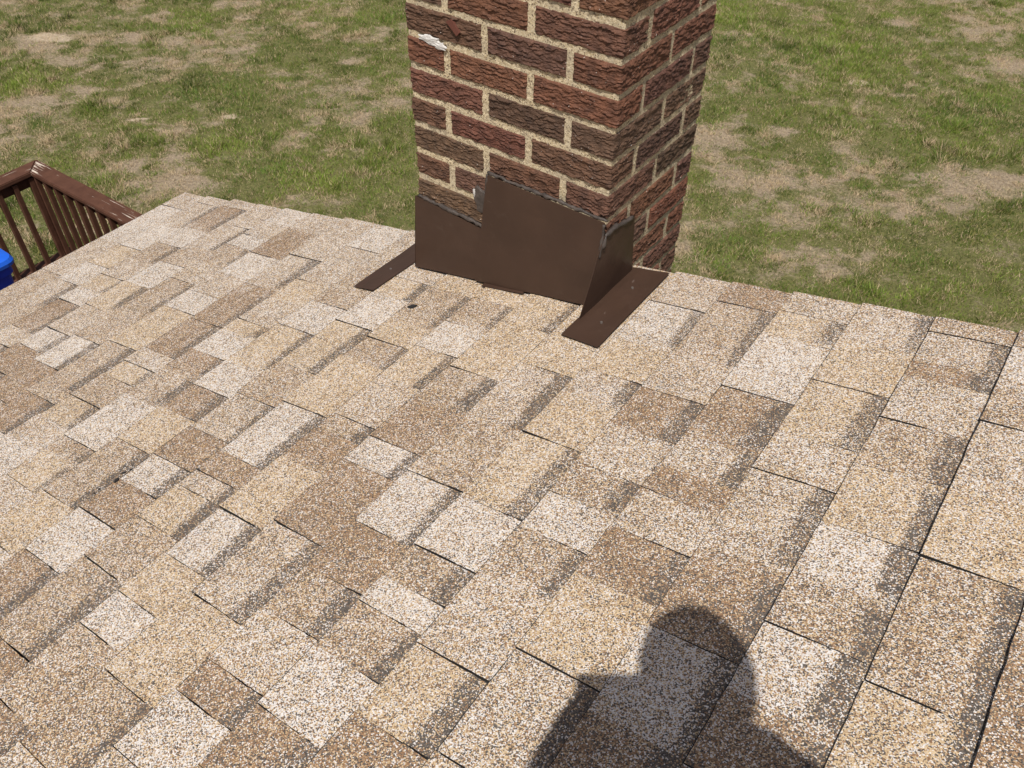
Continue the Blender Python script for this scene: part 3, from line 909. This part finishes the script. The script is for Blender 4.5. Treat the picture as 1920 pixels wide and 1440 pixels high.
for i in range(32):
    baluster(bxx + 0.079 + 0.126 * i, byy - 0.022)

# ------------------------------------------------------------------ bin
def build_bin():
    c = unproj((20, 465), FZ + 1.03)
    bx, by = c.x - 0.26, c.y - 0.33       # centre; the far right lid corner is what peeps in
    b = empty('wheelie_bin', (bx, by, FZ))
    tag(b, 'blue plastic wheelie bin with hinged lid on the deck', 'bin')
    def rrect(hx, hy, r, z, k=4):
        out = []
        for sx, sy, a0 in ((1, 1, 0), (-1, 1, 90), (-1, -1, 180), (1, -1, 270)):
            for i in range(k + 1):
                a = math.radians(a0 + 90 * i / k)
                out.append((bx + sx * (hx - r) + r * math.cos(a), by + sy * (hy - r) + r * math.sin(a), z))
        return out
    def loft(name, secs, m, parent):
        bm = bmesh.new(); rings = [[bm.verts.new(p) for p in s] for s in secs]
        n = len(rings[0])
        for a, d in zip(rings[:-1], rings[1:]):
            for i in range(n): bm.faces.new((a[i], a[(i + 1) % n], d[(i + 1) % n], d[i]))
        bm.faces.new(rings[0][::-1]); bm.faces.new(rings[-1])
        return bm_obj(name, bm, m, parent)
    z = FZ
    loft('body', [rrect(.19, .22, .04, z + .03), rrect(.195, .225, .04, z + .05), rrect(.235, .29, .05, z + .86), rrect(.235, .29, .05, z + .861), rrect(.25, .305, .05, z + .865), rrect(.25, .305, .05, z + .925), rrect(.225, .28, .05, z + .926)], M_BIN, b)
    lid = loft('lid', [rrect(.27, .33, .06, z + .928), rrect(.272, .332, .06, z + .95), rrect(.262, .322, .06, z + .972), rrect(.22, .28, .06, z + .985), rrect(.20, .26, .05, z + 1.0), rrect(.19, .25, .05, z + 1.004)], M_BINLID, b)
    bm = bmesh.new(); tube(bm, [(bx - .16, by - .345, z + .93), (bx + .16, by - .345, z + .93)], .014, 10); bm_obj('handle', bm, M_BIN, b)
    for s in (-1, 1):
        bm = bmesh.new(); tube(bm, [(bx + s * .20, by - .22, z + .1), (bx + s * .245, by - .22, z + .1)], .1, 20); bm_obj('wheel', bm, M_RUBBER, b)
build_bin()

# ------------------------------------------------------------------ fallen flake on the shingles
bm = bmesh.new()
fl = [(-0.418, -0.181), (-0.409, -0.170), (-0.398, -0.166), (-0.397, -0.174), (-0.405, -0.183)]
sheet(bm, [rp(x, y, 0.0075 + 0.002 * (i % 2)) for i, (x, y) in enumerate(fl)], 0.0022, NRM)
o = bm_obj('bark_flake', bm, M_ASPH)
tag(o, 'small dark flake lying on the shingles before the chimney', 'debris')
# torn crumbs of roofing caught along a butt line
bm = bmesh.new(); rr = random.Random(12)
for i in range(7):
    y = -0.960 + rr.uniform(0, 0.1); x = -0.556 + rr.uniform(-0.009, 0.006); a = rr.uniform(0, 3); q = rr.uniform(0.0015, 0.0055) if i else 0.008
    sheet(bm, [rp(x + q * math.cos(a), y + q * math.sin(a), 0.0085), rp(x + .4 * q * math.cos(a + 1.7), y + .4 * q * math.sin(a + 1.7), 0.0095), rp(x - q * math.cos(a), y - q * math.sin(a), 0.0085), rp(x + .5 * q * math.cos(a - 1.4), y + .5 * q * math.sin(a - 1.4), 0.0085)], 0.002, NRM)
tag(bm_obj('roofing_crumbs', bm, M_ASPH), 'dark torn roofing crumbs caught along a shingle edge on the left', 'debris')

# ------------------------------------------------------------------ photographer kneeling behind the camera (only the shadow is in view)
M_SHIRT = simple('navy_shirt', (0.04, 0.05, 0.09), 0.85, 0.1)
M_SKIN = simple('skin', (0.55, 0.33, 0.24), 0.5, 0.06)
M_PHONE = simple('phone_case', (0.02, 0.02, 0.022), 0.3, 0.1)
def build_person():
    per = empty('person', (1.0, -1.6, rp(1.0, -1.6).z))
    tag(per, 'person in dark clothes kneeling on the roof holding up a phone', 'person')
    F = Vector((-0.577, 0.816, 0)); R = Vector((0.816, 0.577, 0)); U = Vector((0, 0, 1))
    head = Vector((0.882, -1.364, 0.808))
    def P(f, r, z): return head + F * f + R * r + U * z
    J = {'pel': (P(-.30, .02, -.70), .135), 'waist': (P(-.25, .02, -.55), .13), 'chest': (P(-.17, .01, -.36), .15), 'clav': (P(-.10, 0, -.17), .10), 'neck': (P(-.06, 0, -.11), .066),
         'hd0': (P(-.02, 0, -.07), .06), 'hd1': (P(0, 0, .0), .066), 'hd2': (P(-.008, 0, .05), .056),
         'sR': (P(-.09, .12, -.155), .072), 'eR': (P(-.07, .30, -.48), .05), 'wR': (P(.055, .085, -.285), .032), 'hR': (P(.085, .03, -.265), .034),
         'sL': (P(-.06, -.125, -.14), .078), 'eL': (P(-.03, -.215, -.46), .062), 'wL': (P(.01, -.16, -.265), .040), 'hL': (P(.055, -.128, -.20), .034),
         'hipR': (P(-.30, .11, -.76), .1), 'kR': (None, .07), 'aR': (None, .045), 'tR': (None, .04),
         'hipL': (P(-.30, -.09, -.76), .1), 'kL': (None, .07), 'aL': (None, .045), 'tL': (None, .04)}
    def onroof(f, r, h):
        p = P(f, r, 0); return rp(p.x, p.y, h)
    for s, r in (('R', .16), ('L', -.14)):
        J['k' + s] = (onroof(-.08, r, .075), .075)
        J['a' + s] = (onroof(-.50, r, .055), .045)
        J['t' + s] = (onroof(-.62, r, .045), .038)
    E_ = [('pel', 'waist'), ('waist', 'chest'), ('chest', 'clav'), ('clav', 'neck'), ('neck', 'hd0'), ('hd0', 'hd1'), ('hd1', 'hd2'), ('clav', 'sR'), ('sR', 'eR'), ('eR', 'wR'), ('wR', 'hR'),
          ('clav', 'sL'), ('sL', 'eL'), ('eL', 'wL'), ('wL', 'hL'), ('pel', 'hipR'), ('hipR', 'kR'), ('kR', 'aR'), ('aR', 'tR'), ('pel', 'hipL'), ('hipL', 'kL'), ('kL', 'aL'), ('aL', 'tL')]
    # fingers closing on the phone
    names = list(J)
    for s, sg in (('R', 1), ('L', -1)):
        h = J['h' + s][0]
        for q in range(5):
            d = F * (.03 + .004 * q) + R * (-sg * (.012 + .004 * q)) + U * (.045 - .02 * q)
            J[f'f{s}{q}a'] = (h + d * .6, .009); J[f'f{s}{q}b'] = (h + d + R * (-sg * .01), .008)
            E_ += [('h' + s, f'f{s}{q}a'), (f'f{s}{q}a', f'f{s}{q}b')]
    names = list(J)
    me = bpy.data.meshes.new('body')
    base = Vector(per.location)
    me.from_pydata([tuple(J[n][0] - base) for n in names], [(names.index(a), names.index(b)) for a, b in E_], [])
    o = bpy.data.objects.new('body', me); COL.objects.link(o); o.parent = per
    o.modifiers.new('skin', 'SKIN')
    for i, n in enumerate(names):
        sv = me.skin_vertices[0].data[i]; sv.radius = (J[n][1], J[n][1]); sv.use_root = n == 'pel'
    sb = o.modifiers.new('sub', 'SUBSURF'); sb.levels = 2; sb.render_levels = 2
    me.materials.append(M_SHIRT)
    # hair cap over the skull
    bm = bmesh.new(); bmesh.ops.create_uvsphere(bm, u_segments=20, v_segments=12, radius=1)
    for v in bm.verts:
        v.co = P(0, 0, .02) + F * v.co.y * .092 + R * v.co.x * .075 + U * v.co.z * .108 * (1 if v.co.z > 0 else .8)
    bm_obj('hair', bm, M_RUBBER, per, smooth=True)
    # the phone, its lens is where the picture was taken
    ph = CAM - fw * 0.012
    tagp = bmesh.new()
    add_box(tagp, (-.012, -.05, -.004), (.128, .016, .004), .003)
    mtx = Matrix(((rt.x, up.x, -fw.x, ph.x), (rt.y, up.y, -fw.y, ph.y), (rt.z, up.z, -fw.z, ph.z), (0, 0, 0, 1)))
    tagp.transform(mtx)
    po = bm_obj('phone', tagp, M_PHONE)
    tag(po, 'dark phone held sideways by the kneeling person', 'phone')
build_person()
